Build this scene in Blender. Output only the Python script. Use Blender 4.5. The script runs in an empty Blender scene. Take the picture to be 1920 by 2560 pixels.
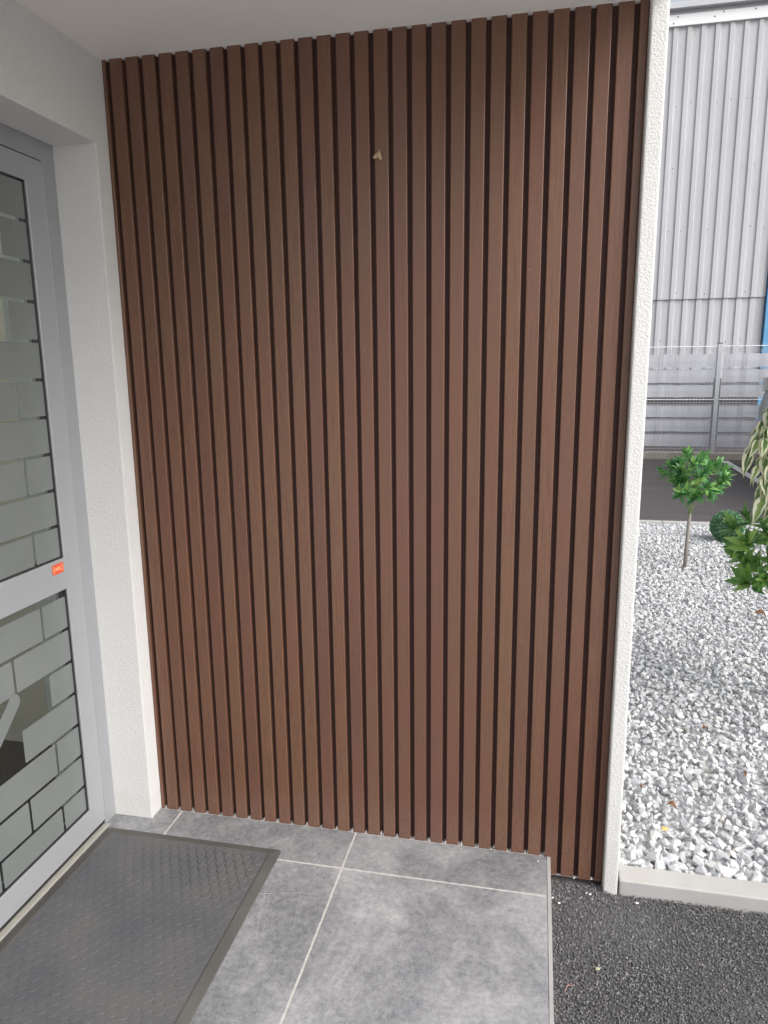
import bpy, bmesh, math, random
import numpy as np
from mathutils import Vector, Matrix
random.seed(7); rng = np.random.default_rng(7)
S = bpy.context.scene
C = S.collection
# ------------------------------------------------------------------ camera
def camera():
    yaw, pit, rol, f = math.radians(-12.146), math.radians(-11.356), math.radians(-0.672), 1794.2007
    fw = Vector((math.sin(yaw)*math.cos(pit), math.cos(yaw)*math.cos(pit), math.sin(pit)))
    r0 = Vector((math.cos(yaw), -math.sin(yaw), 0)); u0 = r0.cross(fw)
    r = r0*math.cos(rol) + u0*math.sin(rol); u = -r0*math.sin(rol) + u0*math.cos(rol)
    cd = bpy.data.cameras.new('camera'); co = bpy.data.objects.new('camera', cd); C.objects.link(co)
    m = Matrix((r, u, -fw)).transposed().to_4x4(); m.translation = Vector((1.2052, -1.9722, 1.4485))
    co.matrix_world = m
    cd.sensor_fit = 'VERTICAL'; cd.sensor_height = 24; cd.lens = 24*f/2560
    cd.clip_start = .05; cd.clip_end = 500
    S.camera = co
camera()
# ------------------------------------------------------------------ light (overcast day)
SUN_EL, SUN_AZ = 40, 122          # degrees; azimuth clockwise from +y
w = bpy.data.worlds.new('World'); S.world = w; w.use_nodes = True
nt = w.node_tree; nt.nodes.clear()
sky = nt.nodes.new('ShaderNodeTexSky'); sky.sky_type = 'NISHITA'; sky.sun_disc = False
sky.sun_elevation = math.radians(SUN_EL); sky.sun_rotation = math.radians(SUN_AZ)
sky.air_density = 1.0; sky.dust_density = 4.0; sky.ozone_density = 1.0; sky.altitude = 0
hs = nt.nodes.new('ShaderNodeHueSaturation'); hs.inputs['Saturation'].default_value = .34
bg = nt.nodes.new('ShaderNodeBackground'); bg.inputs['Strength'].default_value = .15
wo = nt.nodes.new('ShaderNodeOutputWorld')
nt.links.new(sky.outputs[0], hs.inputs['Color']); nt.links.new(hs.outputs[0], bg.inputs[0]); nt.links.new(bg.outputs[0], wo.inputs[0])
sl = bpy.data.lights.new('sun', 'SUN'); sl.energy = 1.1; sl.angle = math.radians(48); sl.color = (1, .985, .965)
so = bpy.data.objects.new('sun', sl); C.objects.link(so)
az, el = math.radians(SUN_AZ), math.radians(SUN_EL)
sd = Vector((math.sin(az)*math.cos(el), math.cos(az)*math.cos(el), math.sin(el)))
so.rotation_euler = sd.to_track_quat('Z', 'Y').to_euler()
S.view_settings.view_transform = 'Standard'; S.view_settings.look = 'None'
S.view_settings.exposure = .64; S.view_settings.gamma = 1
S.render.engine = 'CYCLES'
try:
    S.cycles.max_bounces = 8; S.cycles.diffuse_bounces = 5
except Exception: pass

# ------------------------------------------------------------------ helpers
def lin(c):
    return tuple(((v/255/12.92) if v/255 <= .04045 else ((v/255+.055)/1.055)**2.4) for v in c) + (1,)
class NT:
    def __init__(s, name):
        s.m = bpy.data.materials.new(name); s.m.use_nodes = True; s.t = s.m.node_tree
        s.b = s.t.nodes['Principled BSDF']; s.co = None
    def n(s, typ, **k):
        x = s.t.nodes.new(typ)
        for a, v in k.items(): setattr(x, a, v)
        return x
    def l(s, a, b): s.t.links.new(a, b)
    def coord(s, scale=(1, 1, 1), rot=(0, 0, 0)):
        tc = s.n('ShaderNodeTexCoord'); mp = s.n('ShaderNodeMapping')
        mp.inputs['Scale'].default_value = scale; mp.inputs['Rotation'].default_value = rot
        s.l(tc.outputs['Object'], mp.inputs[0]); return mp.outputs[0]
    def noise(s, scale, detail=4, rough=.6, vec=None, dist=0):
        x = s.n('ShaderNodeTexNoise'); x.inputs['Scale'].default_value = scale; x.inputs['Detail'].default_value = detail
        x.inputs['Roughness'].default_value = rough; x.inputs['Distortion'].default_value = dist
        s.l(vec if vec else s.coord(), x.inputs['Vector']); return x.outputs['Fac']
    def voro(s, scale, vec=None, feature='F1', out='Distance', rnd=1):
        x = s.n('ShaderNodeTexVoronoi'); x.feature = feature; x.inputs['Scale'].default_value = scale
        x.inputs['Randomness'].default_value = rnd
        s.l(vec if vec else s.coord(), x.inputs['Vector']); return x.outputs[out]
    def ramp(s, fac, stops):
        x = s.n('ShaderNodeValToRGB'); e = x.color_ramp.elements
        e[0].position, e[0].color = stops[0]; e[1].position, e[1].color = stops[-1]
        for p, c in stops[1:-1]:
            q = e.new(p); q.color = c
        s.l(fac, x.inputs[0]); return x.outputs[0]
    def mix(s, fac, a, b, blend='MIX'):
        x = s.n('ShaderNodeMix', data_type='RGBA', blend_type=blend)
        for i, v in ((0, fac), (6, a), (7, b)):
            if hasattr(v, 'links') or hasattr(v, 'is_linked'): s.l(v, x.inputs[i])
            else: x.inputs[i].default_value = v
        return x.outputs[2]
    def math(s, op, a, b=0, clamp=False):
        x = s.n('ShaderNodeMath', operation=op); x.use_clamp = clamp
        for i, v in ((0, a), (1, b)):
            if hasattr(v, 'is_linked'): s.l(v, x.inputs[i])
            else: x.inputs[i].default_value = v
        return x.outputs[0]
    def bump(s, h, strength=.5, dist=.002, prev=None):
        x = s.n('ShaderNodeBump'); x.inputs['Strength'].default_value = strength; x.inputs['Distance'].default_value = dist
        s.l(h, x.inputs['Height'])
        if prev: s.l(prev, x.inputs['Normal'])
        return x.outputs[0]
    def set(s, **k):
        for a, v in k.items():
            i = s.b.inputs[{'color': 'Base Color', 'rough': 'Roughness', 'normal': 'Normal', 'metal': 'Metallic', 'trans': 'Transmission Weight',
                            'ior': 'IOR', 'spec': 'Specular IOR Level', 'sub': 'Subsurface Weight', 'coat': 'Coat Weight'}[a]]
            if hasattr(v, 'is_linked'): s.l(v, i)
            else: i.default_value = v
        return s.m
def g(v, t=(1, 1, 1)): return (v*t[0], v*t[1], v*t[2], 1)
def plain(name, col, rough=.6, metal=0, var=.08, scale=12, bump=0, bscale=200):
    t = NT(name); n = t.noise(scale, 5)
    a = tuple(c*(1-var) for c in col[:3])+(1,); b = tuple(min(1, c*(1+var)) for c in col[:3])+(1,)
    k = dict(color=t.ramp(n, [(.3, a), (.7, b)]), rough=rough, metal=metal)
    if bump: k['normal'] = t.bump(t.noise(bscale, 3), bump, .001)
    return t.set(**k)
def link(name, me, mat=None, parent=None):
    o = bpy.data.objects.new(name, me); C.objects.link(o)
    if mat:
        for m in (mat if isinstance(mat, (list, tuple)) else [mat]): me.materials.append(m)
    if parent: o.parent = parent
    return o
def obj(name, bm, mat, parent=None, smooth=False):
    me = bpy.data.meshes.new(name); bmesh.ops.recalc_face_normals(bm, faces=bm.faces[:]); bm.to_mesh(me); bm.free()
    if smooth:
        for p in me.polygons: p.use_smooth = True
    return link(name, me, mat, parent)
def npmesh(name, V, F, mat, parent=None, mi=None, smooth=False):
    """V (n,3); F (m,k) constant-size faces"""
    V = np.asarray(V, np.float32); F = np.asarray(F, np.int32); k = F.shape[1]
    me = bpy.data.meshes.new(name); me.vertices.add(len(V)); me.vertices.foreach_set('co', V.ravel())
    me.loops.add(F.size); me.loops.foreach_set('vertex_index', F.ravel())
    me.polygons.add(len(F)); me.polygons.foreach_set('loop_start', np.arange(0, F.size, k, dtype=np.int32))
    if mi is not None: me.polygons.foreach_set('material_index', np.asarray(mi, np.int32))
    me.polygons.foreach_set('use_smooth', np.full(len(F), smooth))
    me.update(calc_edges=True); me.validate()
    return link(name, me, mat, parent)
def box(bm, x0, x1, y0, y1, z0, z1, bev=0, seg=2, mi=0):
    v = [bm.verts.new(p) for p in ((x0,y0,z0),(x1,y0,z0),(x1,y1,z0),(x0,y1,z0),(x0,y0,z1),(x1,y0,z1),(x1,y1,z1),(x0,y1,z1))]
    fs = [bm.faces.new([v[i] for i in q]) for q in ((3,2,1,0),(4,5,6,7),(0,1,5,4),(1,2,6,5),(2,3,7,6),(3,0,4,7))]
    for f in fs: f.material_index = mi
    if bev:
        es = list({e for f in fs for e in f.edges})
        bmesh.ops.bevel(bm, geom=es, offset=bev, segments=seg, affect='EDGES', profile=.6)
    return v
def quad(bm, pts, mi=0):
    f = bm.faces.new([bm.verts.new(p) for p in pts]); f.material_index = mi; return f
def prism(bm, pts, dx, mi=0):
    """polygon pts extruded by the vector dx"""
    d = Vector(dx); A = [bm.verts.new(p) for p in pts]; B = [bm.verts.new(Vector(p)+d) for p in pts]; n = len(pts)
    for f in [bm.faces.new(A), bm.faces.new(B[::-1])]+[bm.faces.new((A[i], B[i], B[(i+1) % n], A[(i+1) % n])) for i in range(n)]: f.material_index = mi
def tube(bm, p0, p1, r0, r1=None, n=8, mi=0, cap=True):
    r1 = r0 if r1 is None else r1
    p0, p1 = Vector(p0), Vector(p1); d = (p1-p0).normalized()
    a = d.orthogonal().normalized(); b = d.cross(a)
    A = [bm.verts.new(p0+(a*math.cos(t)+b*math.sin(t))*r0) for t in [2*math.pi*i/n for i in range(n)]]
    B = [bm.verts.new(p1+(a*math.cos(t)+b*math.sin(t))*r1) for t in [2*math.pi*i/n for i in range(n)]]
    for i in range(n):
        f = bm.faces.new((A[i], A[(i+1) % n], B[(i+1) % n], B[i])); f.material_index = mi
    if cap:
        bm.faces.new(A[::-1]).material_index = mi; bm.faces.new(B).material_index = mi
def thing(name, label, cat, loc=(0, 0, 0), group=None):
    o = bpy.data.objects.new(name, None); C.objects.link(o); o.location = loc; o.empty_display_size = .1
    return tag(o, label, cat, group)
def tag(o, label, cat, group=None):
    o['label'] = label; o['category'] = cat
    if group: o['group'] = group
    return o
def kind(o, k): o['kind'] = k; return o
def part(name, bm, mat, root, smooth=False):
    """mesh written in world coordinates, parented to root"""
    o = obj(name, bm, mat, root, smooth); o.matrix_parent_inverse = Matrix.Translation(-root.matrix_basis.translation) if root.type == 'EMPTY' else Matrix()
    return o
def rocks(nvar=14, npts=11, seed=1, squash=.62):
    """angular stones: convex hulls, all triangulated"""
    r = np.random.default_rng(seed); out = []
    for _ in range(nvar):
        bm = bmesh.new()
        p = r.normal(size=(npts, 3)); p /= np.linalg.norm(p, axis=1)[:, None]; p *= r.uniform(.75, 1.05, (npts, 1)); p *= (1, r.uniform(.6, .85), squash)
        for q in p: bm.verts.new(q)
        bmesh.ops.convex_hull(bm, input=bm.verts[:]); bmesh.ops.triangulate(bm, faces=bm.faces[:])
        for v in [v for v in bm.verts if not v.link_faces]: bm.verts.remove(v)
        bm.verts.index_update()
        out.append((np.array([v.co[:] for v in bm.verts]), np.array([[v.index for v in f.verts] for f in bm.faces]))); bm.free()
    return out
def rand_rot(n, r, tilt=1.0):
    a = r.uniform(0, 2*np.pi, n); b = r.normal(0, .45*tilt, n); c = r.normal(0, .45*tilt, n)
    ca, sa, cb, sb, cc, sc = np.cos(a), np.sin(a), np.cos(b), np.sin(b), np.cos(c), np.sin(c)
    Z = np.zeros(n); O = np.ones(n)
    Rz = np.stack([ca, -sa, Z, sa, ca, Z, Z, Z, O], 1).reshape(n, 3, 3)
    Rx = np.stack([O, Z, Z, Z, cb, -sb, Z, sb, cb], 1).reshape(n, 3, 3)
    Ry = np.stack([cc, Z, sc, Z, O, Z, -sc, Z, cc], 1).reshape(n, 3, 3)
    return Rx @ Ry @ Rz
def scatter(P, size, var, r, tilt=1.0):
    Vs, Fs = [], []; off = 0; k = r.integers(0, len(var), len(P)); R = rand_rot(len(P), r, tilt)
    for i, (v, f) in enumerate(var):
        idx = np.where(k == i)[0]
        if not len(idx): continue
        X = np.einsum('nij,vj->nvi', R[idx], v)*size[idx][:, None, None] + P[idx][:, None, :]
        Fs.append((f[None] + (off+np.arange(len(idx))*len(v))[:, None, None]).reshape(-1, 3)); Vs.append(X.reshape(-1, 3)); off += X.shape[0]*X.shape[1]
    return np.concatenate(Vs), np.concatenate(Fs)

# ------------------------------------------------------------------ dimensions (metres)
P, X1, SW, GD = .0496, .0226, .0367, .017     # slat pitch, first full slat, slat width, groove depth
H, GZ = 2.2875, -.0709                        # soffit height, asphalt level
PX0, PX1 = 1.4325, 1.4735                     # end pillar
XD, OY, OZ = -.1327, -.0602, 2.0614           # door plane, opening side, opening head
XS = 1.2806                                   # edge of the tiled porch
LEAF_Y0, LEAF_Y1 = -.1181, -1.02
OY1 = -1.08

# ------------------------------------------------------------------ materials
def stucco(name, col, strength=.7, scale=380):
    t = NT(name); c = t.coord()
    big = t.noise(1.6, 5, .6, c); fine = t.noise(scale, 3, .55, c); med = t.noise(scale*.45, 2, .5, c, .6)
    cl = t.ramp(big, [(.3, tuple(v*.94 for v in col)+(1,)), (.7, tuple(col)+(1,))])
    sp = t.ramp(t.voro(7, c), [(0, g(.25)), (.012, g(.25)), (.02, g(1))])
    cl = t.mix(t.math('MULTIPLY', t.ramp(t.voro(6, c), [(0, g(1)), (.010, g(1)), (.014, g(0))]), t.ramp(t.noise(3, 2, .5, c), [(.5, g(0)), (.52, g(1))])), cl, (.12, .11, .10, 1))
    sx = t.n('ShaderNodeSeparateXYZ'); t.l(c, sx.inputs[0])
    foot = t.ramp(t.math('ADD', sx.outputs[2], t.math('MULTIPLY', t.noise(9, 5, .7, c), -.16)), [(-.10, g(1)), (-.045, g(1)), (.015, g(0))])
    cl = t.mix(t.math('MULTIPLY', foot, .12), cl, (.42, .39, .33, 1))
    h = t.math('ADD', t.math('MULTIPLY', med, 1.3), fine)
    return t.set(color=cl, rough=.92, spec=.2, normal=t.bump(h, strength, .0026))
M_wall = stucco('white_render', (.70, .70, .69))
M_soffit = stucco('painted_soffit', (.87, .85, .82), .12, 120)
def mat_slat():
    t = NT('brown_composite_wood'); oi = t.n('ShaderNodeObjectInfo'); rd = oi.outputs['Random']
    off = t.n('ShaderNodeVectorMath', operation='SCALE'); off.inputs[3].default_value = 37.3
    cmb = t.n('ShaderNodeCombineXYZ'); t.l(rd, cmb.inputs[0]); t.l(rd, cmb.inputs[1]); t.l(rd, cmb.inputs[2]); t.l(cmb.outputs[0], off.inputs[0])
    def mapped(sc):
        mp = t.n('ShaderNodeMapping'); mp.inputs['Scale'].default_value = sc
        tc = t.n('ShaderNodeTexCoord'); ad = t.n('ShaderNodeVectorMath', operation='ADD'); t.l(tc.outputs['Object'], ad.inputs[0]); t.l(off.outputs[0], ad.inputs[1])
        t.l(ad.outputs[0], mp.inputs[0]); return mp.outputs[0]
    grain = t.noise(260, 5, .65, mapped((1, 1, .035))); grain2 = t.noise(560, 4, .7, mapped((1, 1, .022))); blot = t.noise(3.2, 4, .55, mapped((1, 1, .45)))
    base = t.mix(rd, (.118, .055, .040, 1), (.134, .073, .045, 1))
    base = t.mix(t.ramp(blot, [(.35, g(0)), (.68, g(1))]), base, (.138, .062, .043, 1))
    k = t.ramp(t.math('FRACT', t.math('MULTIPLY', rd, 7.31)), [(.35, g(.25)), (.75, g(1))])
    gc = t.math('MULTIPLY', t.ramp(grain2, [(.42, g(0)), (.66, g(1))]), k)
    base = t.mix(t.math('MULTIPLY', gc, .8), base, (.185, .098, .052, 1))
    base = t.mix(t.math('MULTIPLY', t.ramp(grain, [(.3, g(1)), (.46, g(0))]), .35), base, (.05, .020, .015, 1))
    # dust splashed on the foot of the boards, pale specks
    tc = t.n('ShaderNodeTexCoord'); sx = t.n('ShaderNodeSeparateXYZ'); t.l(tc.outputs['Object'], sx.inputs[0])
    low = t.ramp(t.math('ADD', sx.outputs[2], t.math('MULTIPLY', t.noise(26, 4, .7), -.11)), [(-.07, g(1)), (.0, g(1)), (.09, g(0))])
    lowm = t.math('MULTIPLY', low, t.ramp(t.noise(210, 4, .75, mapped((1, 1, .4))), [(.4, g(0)), (.65, g(1))]))
    base = t.mix(t.math('MULTIPLY', lowm, .30), base, (.26, .17, .14, 1))
    spk = t.ramp(t.voro(34, mapped((1, 1, .8))), [(0, g(1)), (.035, g(1)), (.05, g(0))])
    spk = t.math('MULTIPLY', spk, t.ramp(t.noise(5, 3), [(.52, g(0)), (.62, g(1))]))
    base = t.mix(t.math('MULTIPLY', spk, .6), base, (.42, .33, .27, 1))
    rg = t.ramp(grain, [(.3, g(.44)), (.7, g(.30))])
    return t.set(color=base, rough=rg, spec=.5, normal=t.bump(t.math('ADD', t.math('MULTIPLY', grain2, k), grain), .28, .0012))
M_slat = mat_slat()
M_back = plain('groove_shade_backing', (.055, .022, .018), .7)  # shade of the grooves put into the backing's darker colour
def mat_tile():
    t = NT('grey_stone_tile'); oi = t.coord()
    n1 = t.noise(2.0, 8, .66, oi, .7); n2 = t.noise(11, 7, .68, oi, .3); n3 = t.noise(330, 3, .6, oi); n4 = t.noise(60, 5, .75, oi)
    c = t.ramp(n1, [(.38, (.06, .066, .078, 1)), (.5, (.16, .165, .18, 1)), (.60, (.36, .362, .375, 1))])
    c = t.mix(.42, c, t.ramp(n2, [(.3, (.11, .115, .13, 1)), (.52, (.23, .233, .24, 1)), (.68, (.46, .455, .45, 1))]))
    c = t.mix(.20, c, t.ramp(n4, [(.38, (.06, .062, .07, 1)), (.60, (.55, .55, .55, 1))]))
    vein = t.ramp(t.noise(5, 8, .7, oi, 1.2), [(.485, g(0)), (.499, g(.8)), (.513, g(0))])
    c = t.mix(t.math('MULTIPLY', vein, .28), c, (.09, .092, .1, 1))
    c = t.mix(t.math('MULTIPLY', t.ramp(n3, [(.45, g(0)), (.62, g(1))]), .24), c, (.45, .45, .46, 1))
    gr = t.n('ShaderNodeNewGeometry'); isl = t.ramp(gr.outputs['Random Per Island'], [(0, g(.9)), (1, g(1.08))])
    c = t.mix(1, c, isl, 'MULTIPLY')
    return t.set(color=c, rough=t.ramp(n2, [(.3, g(.42)), (.7, g(.62))]), spec=.42, normal=t.bump(t.math('ADD', n3, n4), .22, .0012))
M_tile = mat_tile()
M_grout = plain('pale_grout', (.52, .50, .475), .9, var=.15, scale=60, bump=.5)
M_trim = plain('tile_edge_trim', (.42, .41, .40), .5)
def mat_asphalt():
    t = NT('black_asphalt'); gr = t.n('ShaderNodeNewGeometry')
    c = t.ramp(gr.outputs['Random Per Island'], [(0, (.115, .114, .119, 1)), (.5, (.170, .167, .172, 1)), (.9, (.225, .222, .223, 1)), (1, (.29, .285, .28, 1))])
    c = t.mix(t.math('MULTIPLY', t.ramp(t.noise(3.2, 5, .6), [(.4, g(0)), (.7, g(1))]), .35), c, (.085, .078, .072, 1))
    return t.set(color=c, rough=.72, spec=.35, normal=t.bump(t.noise(900, 2), .4, .0008))
M_asph = mat_asphalt()
M_tar = plain('bitumen', (.10, .098, .10), .7)
def mat_road():
    t = NT('road_asphalt'); n = t.noise(.9, 6, .6, t.coord((1, 4, 1))); f = t.noise(130, 3, .7)
    c = t.ramp(n, [(.3, (.060, .053, .055, 1)), (.7, (.092, .082, .083, 1))])
    c = t.mix(t.math('MULTIPLY', t.ramp(f, [(.45, g(0)), (.7, g(1))]), .35), c, (.2, .19, .18, 1))
    return t.set(color=c, rough=.85, spec=.3, normal=t.bump(f, .5, .004))
M_road = mat_road()
def mat_gravel():
    t = NT('white_marble_chippings'); gr = t.n('ShaderNodeNewGeometry'); r = gr.outputs['Random Per Island']
    c = t.ramp(r, [(0, (.44, .45, .465, 1)), (.35, (.55, .555, .565, 1)), (.8, (.65, .65, .65, 1)), (.99, (.66, .65, .62, 1)), (1, (.64, .60, .52, 1))])
    c = t.mix(t.math('MULTIPLY', t.ramp(t.noise(90, 5, .65), [(.4, g(0)), (.7, g(1))]), .35), c, (.38, .39, .41, 1))
    return t.set(color=c, rough=.75, spec=.3, normal=t.bump(t.noise(260, 4, .7), .5, .0015))
M_grav = mat_gravel()
M_gravbed = plain('gravel_bed', (.62, .62, .62), .9, var=.3, scale=40, bump=.8)
def mat_concrete(name, lo, hi, fs=520, st=.5):
    t = NT(name); n = t.noise(7, 5); f = t.noise(fs, 2, .5)
    c = t.ramp(n, [(.3, lo+(1,)), (.7, hi+(1,))]); c = t.mix(t.math('MULTIPLY', t.ramp(f, [(.4, g(0)), (.62, g(1))]), st), c, tuple(v*.62 for v in lo)+(1,))
    return t.set(color=c, rough=.85, spec=.3, normal=t.bump(f, .35, .001))
M_kerb = mat_concrete('sandy_kerb_top', (.46, .445, .42), (.54, .525, .50))
M_kerbside = mat_concrete('smooth_kerb_face', (.40, .395, .39), (.46, .455, .45), 700, .2)
M_plinth = mat_concrete('weathered_concrete', (.30, .27, .23), (.48, .44, .39), 60, .6)
M_alu = plain('grey_powder_coated_aluminium', (.35, .362, .382), .38, .1, var=.02)
M_alu2 = plain('grey_frame_aluminium', (.31, .322, .34), .4, .1, var=.02)
M_gasket = plain('black_gasket_and_shadow_gap', (.03, .03, .033), .45)
def mat_glass():
    t = NT('clear_glass'); t.b.inputs['Roughness'].default_value = .01
    return t.set(color=(.80, .87, .84, 1), trans=1.0, ior=1.35, rough=.02)
M_glass = mat_glass()
def mat_film():
    t = NT('frosted_film'); n = t.noise(3, 3)
    return t.set(color=t.ramp(n, [(.3, (.165, .182, .178, 1)), (.7, (.20, .218, .212, 1))]), rough=.22, spec=.5)
M_film = mat_film()
M_orange = plain('orange_sticker', lin((228, 92, 52)), .45, var=.03)
M_cream = plain('cream_print', lin((250, 214, 170)), .5, var=.02)
def mat_mat(name, a, b):
    t = NT(name); n = t.noise(3.6, 5, .6); f = t.noise(420, 3, .7)
    c = t.ramp(n, [(.32, a+(1,)), (.62, b+(1,))])
    c = t.mix(t.math('MULTIPLY', t.ramp(f, [(.5, g(0)), (.72, g(1))]), .3), c, (.19, .18, .165, 1))
    sp = t.ramp(t.voro(95), [(0, g(1)), (.05, g(1)), (.07, g(0))]); c = t.mix(t.math('MULTIPLY', sp, .5), c, (.35, .33, .29, 1))
    return t.set(color=c, rough=.68, spec=.35, normal=t.bump(f, .5, .0012))
M_mat = mat_mat('dusty_rubber', (.080, .084, .095), (.118, .117, .118))
M_matedge = mat_mat('soiled_rubber_edge', (.065, .063, .060), (.105, .100, .092))
# industrial building
def mat_metal(name, a, b, rough=.45):
    t = NT(name); n = t.noise(1.1, 6, .6, t.coord((1, 1, .35)))
    return t.set(color=t.ramp(n, [(.3, a+(1,)), (.7, b+(1,))]), rough=rough, spec=.45)
M_shed = mat_metal('grey_profiled_sheet', (.47, .47, .485), (.54, .54, .56))
M_shedtrim = mat_metal('pale_flashing', (.84, .85, .86), (.88, .89, .90))
M_base = plain('dark_base_render', (.085, .08, .085), .85, var=.25, scale=3)
M_gut = mat_metal('grey_gutter_metal', (.50, .51, .54), (.56, .57, .60))
M_dark = plain('dark_rubber_cap', (.02, .02, .022), .5)
M_blue = plain('blue_painted_steel', (.13, .36, .60), .4)
M_darkglass = plain('dark_window_glass', (.02, .03, .035), .12)
M_wire = plain('galvanised_wire', (.52, .54, .57), .4, .3)
M_wire2 = plain('grey_coated_wire', (.44, .45, .48), .45, .2)
M_strip = plain('grey_privacy_strip', (.50, .51, .545), .42, var=.05, scale=3)
M_screw = plain('weathered_screw', (.10, .10, .10), .5)
M_paint = plain('white_road_paint', (.66, .65, .62), .7, var=.12, scale=25)
def mat_leaf(name, a, b, c3, rough=.38):
    t = NT(name); gr = t.n('ShaderNodeNewGeometry')
    c = t.ramp(gr.outputs['Random Per Island'], [(0, a+(1,)), (.5, b+(1,)), (1, c3+(1,))])
    c = t.mix(t.math('MULTIPLY', gr.outputs['Backfacing'], .45), c, tuple(min(1, v*1.3+.03) for v in b)+(1,))
    m = t.set(color=c, rough=rough, spec=.5)
    tr = t.n('ShaderNodeBsdfTranslucent'); t.l(c, tr.inputs[0]); mx = t.n('ShaderNodeMixShader'); mx.inputs[0].default_value = .28
    t.l(t.b.outputs[0], mx.inputs[1]); t.l(tr.outputs[0], mx.inputs[2]); t.l(mx.outputs[0], t.t.nodes['Material Output'].inputs[0])
    return m
M_laurel = mat_leaf('laurel_leaf', (.035, .125, .06), (.11, .30, .085), (.32, .54, .14))
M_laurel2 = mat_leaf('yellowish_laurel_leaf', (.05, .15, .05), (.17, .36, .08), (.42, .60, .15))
M_fgreen = mat_leaf('olive_leaf_centre', (.09, .16, .06), (.15, .26, .08), (.26, .37, .11))
M_fcream = mat_leaf('cream_leaf_margin', (.74, .72, .48), (.82, .80, .56), (.86, .85, .66))
M_box = mat_leaf('boxwood_leaf', (.05, .15, .08), (.12, .29, .14), (.30, .50, .30))
M_core = plain('dark_core', (.01, .02, .01), .9)
M_stem = plain('green_stem', (.20, .27, .10), .6)
M_trunk = plain('grey_plastic_trunk', (.24, .215, .19), .6, var=.1, scale=30)
M_branch = plain('brown_branch', (.16, .12, .08), .7)
M_int = plain('beige_interior_wall', (.62, .59, .50), .8)
M_carpet = plain('dark_entrance_carpet', (.10, .095, .09), .95, var=.5, scale=220)
M_van = plain('silver_van_paint', (.74, .76, .74), .3, .2, var=.02)
M_tail = plain('pale_lamp_lens', (.62, .60, .58), .2)
M_bump = plain('light_grey_bumper', (.52, .52, .53), .5)
M_white = plain('white_pebble', (.82, .82, .80), .6)

# ------------------------------------------------------------------ ground
bm = bmesh.new()
quad(bm, [(-60, -60, -.078), (80, -60, -.078), (80, 80, -.078), (-60, 80, -.078)])
kind(obj('ground', bm, M_road), 'structure')
bm = bmesh.new(); quad(bm, [(-14, -16, -.0745), (14, -16, -.0745), (14, -1.35, -.0745), (-14, -1.35, -.0745)])
kind(obj('unseen_bounce_paving', bm, plain('pale_bounce_concrete', (.58, .57, .55), .85)), 'structure')  # pale ground out of view, added to bounce light up to the soffit
# near asphalt: a slab of individual coarse grains pressed together
def asphalt():
    r = np.random.default_rng(3); var = rocks(8, 8, 5, .8)
    st = .0053; xs = np.arange(1.27, 2.25, st); ys = np.arange(-.95, -.004, st)
    G = np.stack(np.meshgrid(xs, ys), -1).reshape(-1, 2); G += r.uniform(-.0032, .0032, G.shape)
    keep = ~((G[:, 0] > PX0-.002) & (G[:, 1] > -.031+r.uniform(-.0015, .001, len(G))))
    G = G[keep]; G = G[(G[:, 0] > XS+.001)]
    z = GZ - .0035 + .003*np.sin(G[:, 0]*9+1)*np.sin(G[:, 1]*11) + r.uniform(-.0018, .0022, len(G))
    z += np.clip(.008-np.abs(G[:, 1]+.034), 0, .008)*.55*(G[:, 0] > 1.43)*r.uniform(.2, 1.6, len(G))   # ragged edge along the kerb
    Pn = np.column_stack([G, z]); s = r.uniform(.0026, .0052, len(G)); s[r.random(len(G)) < .06] *= 1.4
    V, F = scatter(Pn, s, var, r, 2)
    V2 = np.array([(1.265, -1.2, GZ-.0065), (3.2, -1.2, GZ-.0065), (3.2, -.0, GZ-.0065), (1.265, 0, GZ-.0065)]); n = len(V)
    return kind(npmesh('asphalt_path', np.vstack([V, V2]), np.vstack([F, [[n, n+1, n+2], [n, n+2, n+3]]]), [M_asph, M_tar], mi=[0]*len(F)+[1, 1]), 'structure')
asphalt()
# tiled porch: tiles, grout, edge trim, thin chalk-like scratches
def porch():
    gap = .0066
    xs = [-1.1217, -.5217, .0783, .6785, XS-.0105]; ys = [-.001, -.1693, -.7693, -1.3693, -1.97, -2.57, -3.17]
    bm = bmesh.new()
    for i in range(len(xs)-1):
        for j in range(len(ys)-1):
            x0, x1, y1, y0 = xs[i], xs[i+1], ys[j], ys[j+1]
            x0 = x0+gap/2; x1 = x1-(gap/2 if i < len(xs)-2 else .0006); y0 += gap/2; y1 -= (gap/2 if j else 0)
            x0 = max(x0, XD+.0135) if j == 99 else x0
            if x1 < -.14: continue
            x0 = max(x0, -.15)
            box(bm, x0, x1, y0, y1, -.009, 0, .0009, 1, 0)
    box(bm, -.16, XS-.0115, -3.2, -.0012, GZ-.01, -.0016, mi=1)                     # grout bed
    box(bm, -.0, 1.262, -.0008, GD-.001, -.02, -.0012, mi=1)                         # mortar under the grooves
    box(bm, XS-.0105, XS, -3.2, -.0006, GZ-.006, .0006, .0008, 1, 2)                 # edge trim
    for i in range(29):                                                            # lumps of grout in the groove feet
        x = X1+i*P-(P-SW)
        if x < 1.25:
            for k in range(3):
                xx = x+random.uniform(.001, .011); h = random.uniform(.003, .010)
                box(bm, xx, xx+random.uniform(.003, .006), .001, GD-.002, -.001, h, .001, 1, 1)
    o = obj('tiled_porch_floor', bm, [M_tile, M_grout, M_trim]); kind(o, 'structure')
    return o
porch()
M_scr = plain('chalky_scratch', (.50, .50, .49), .8)
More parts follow.
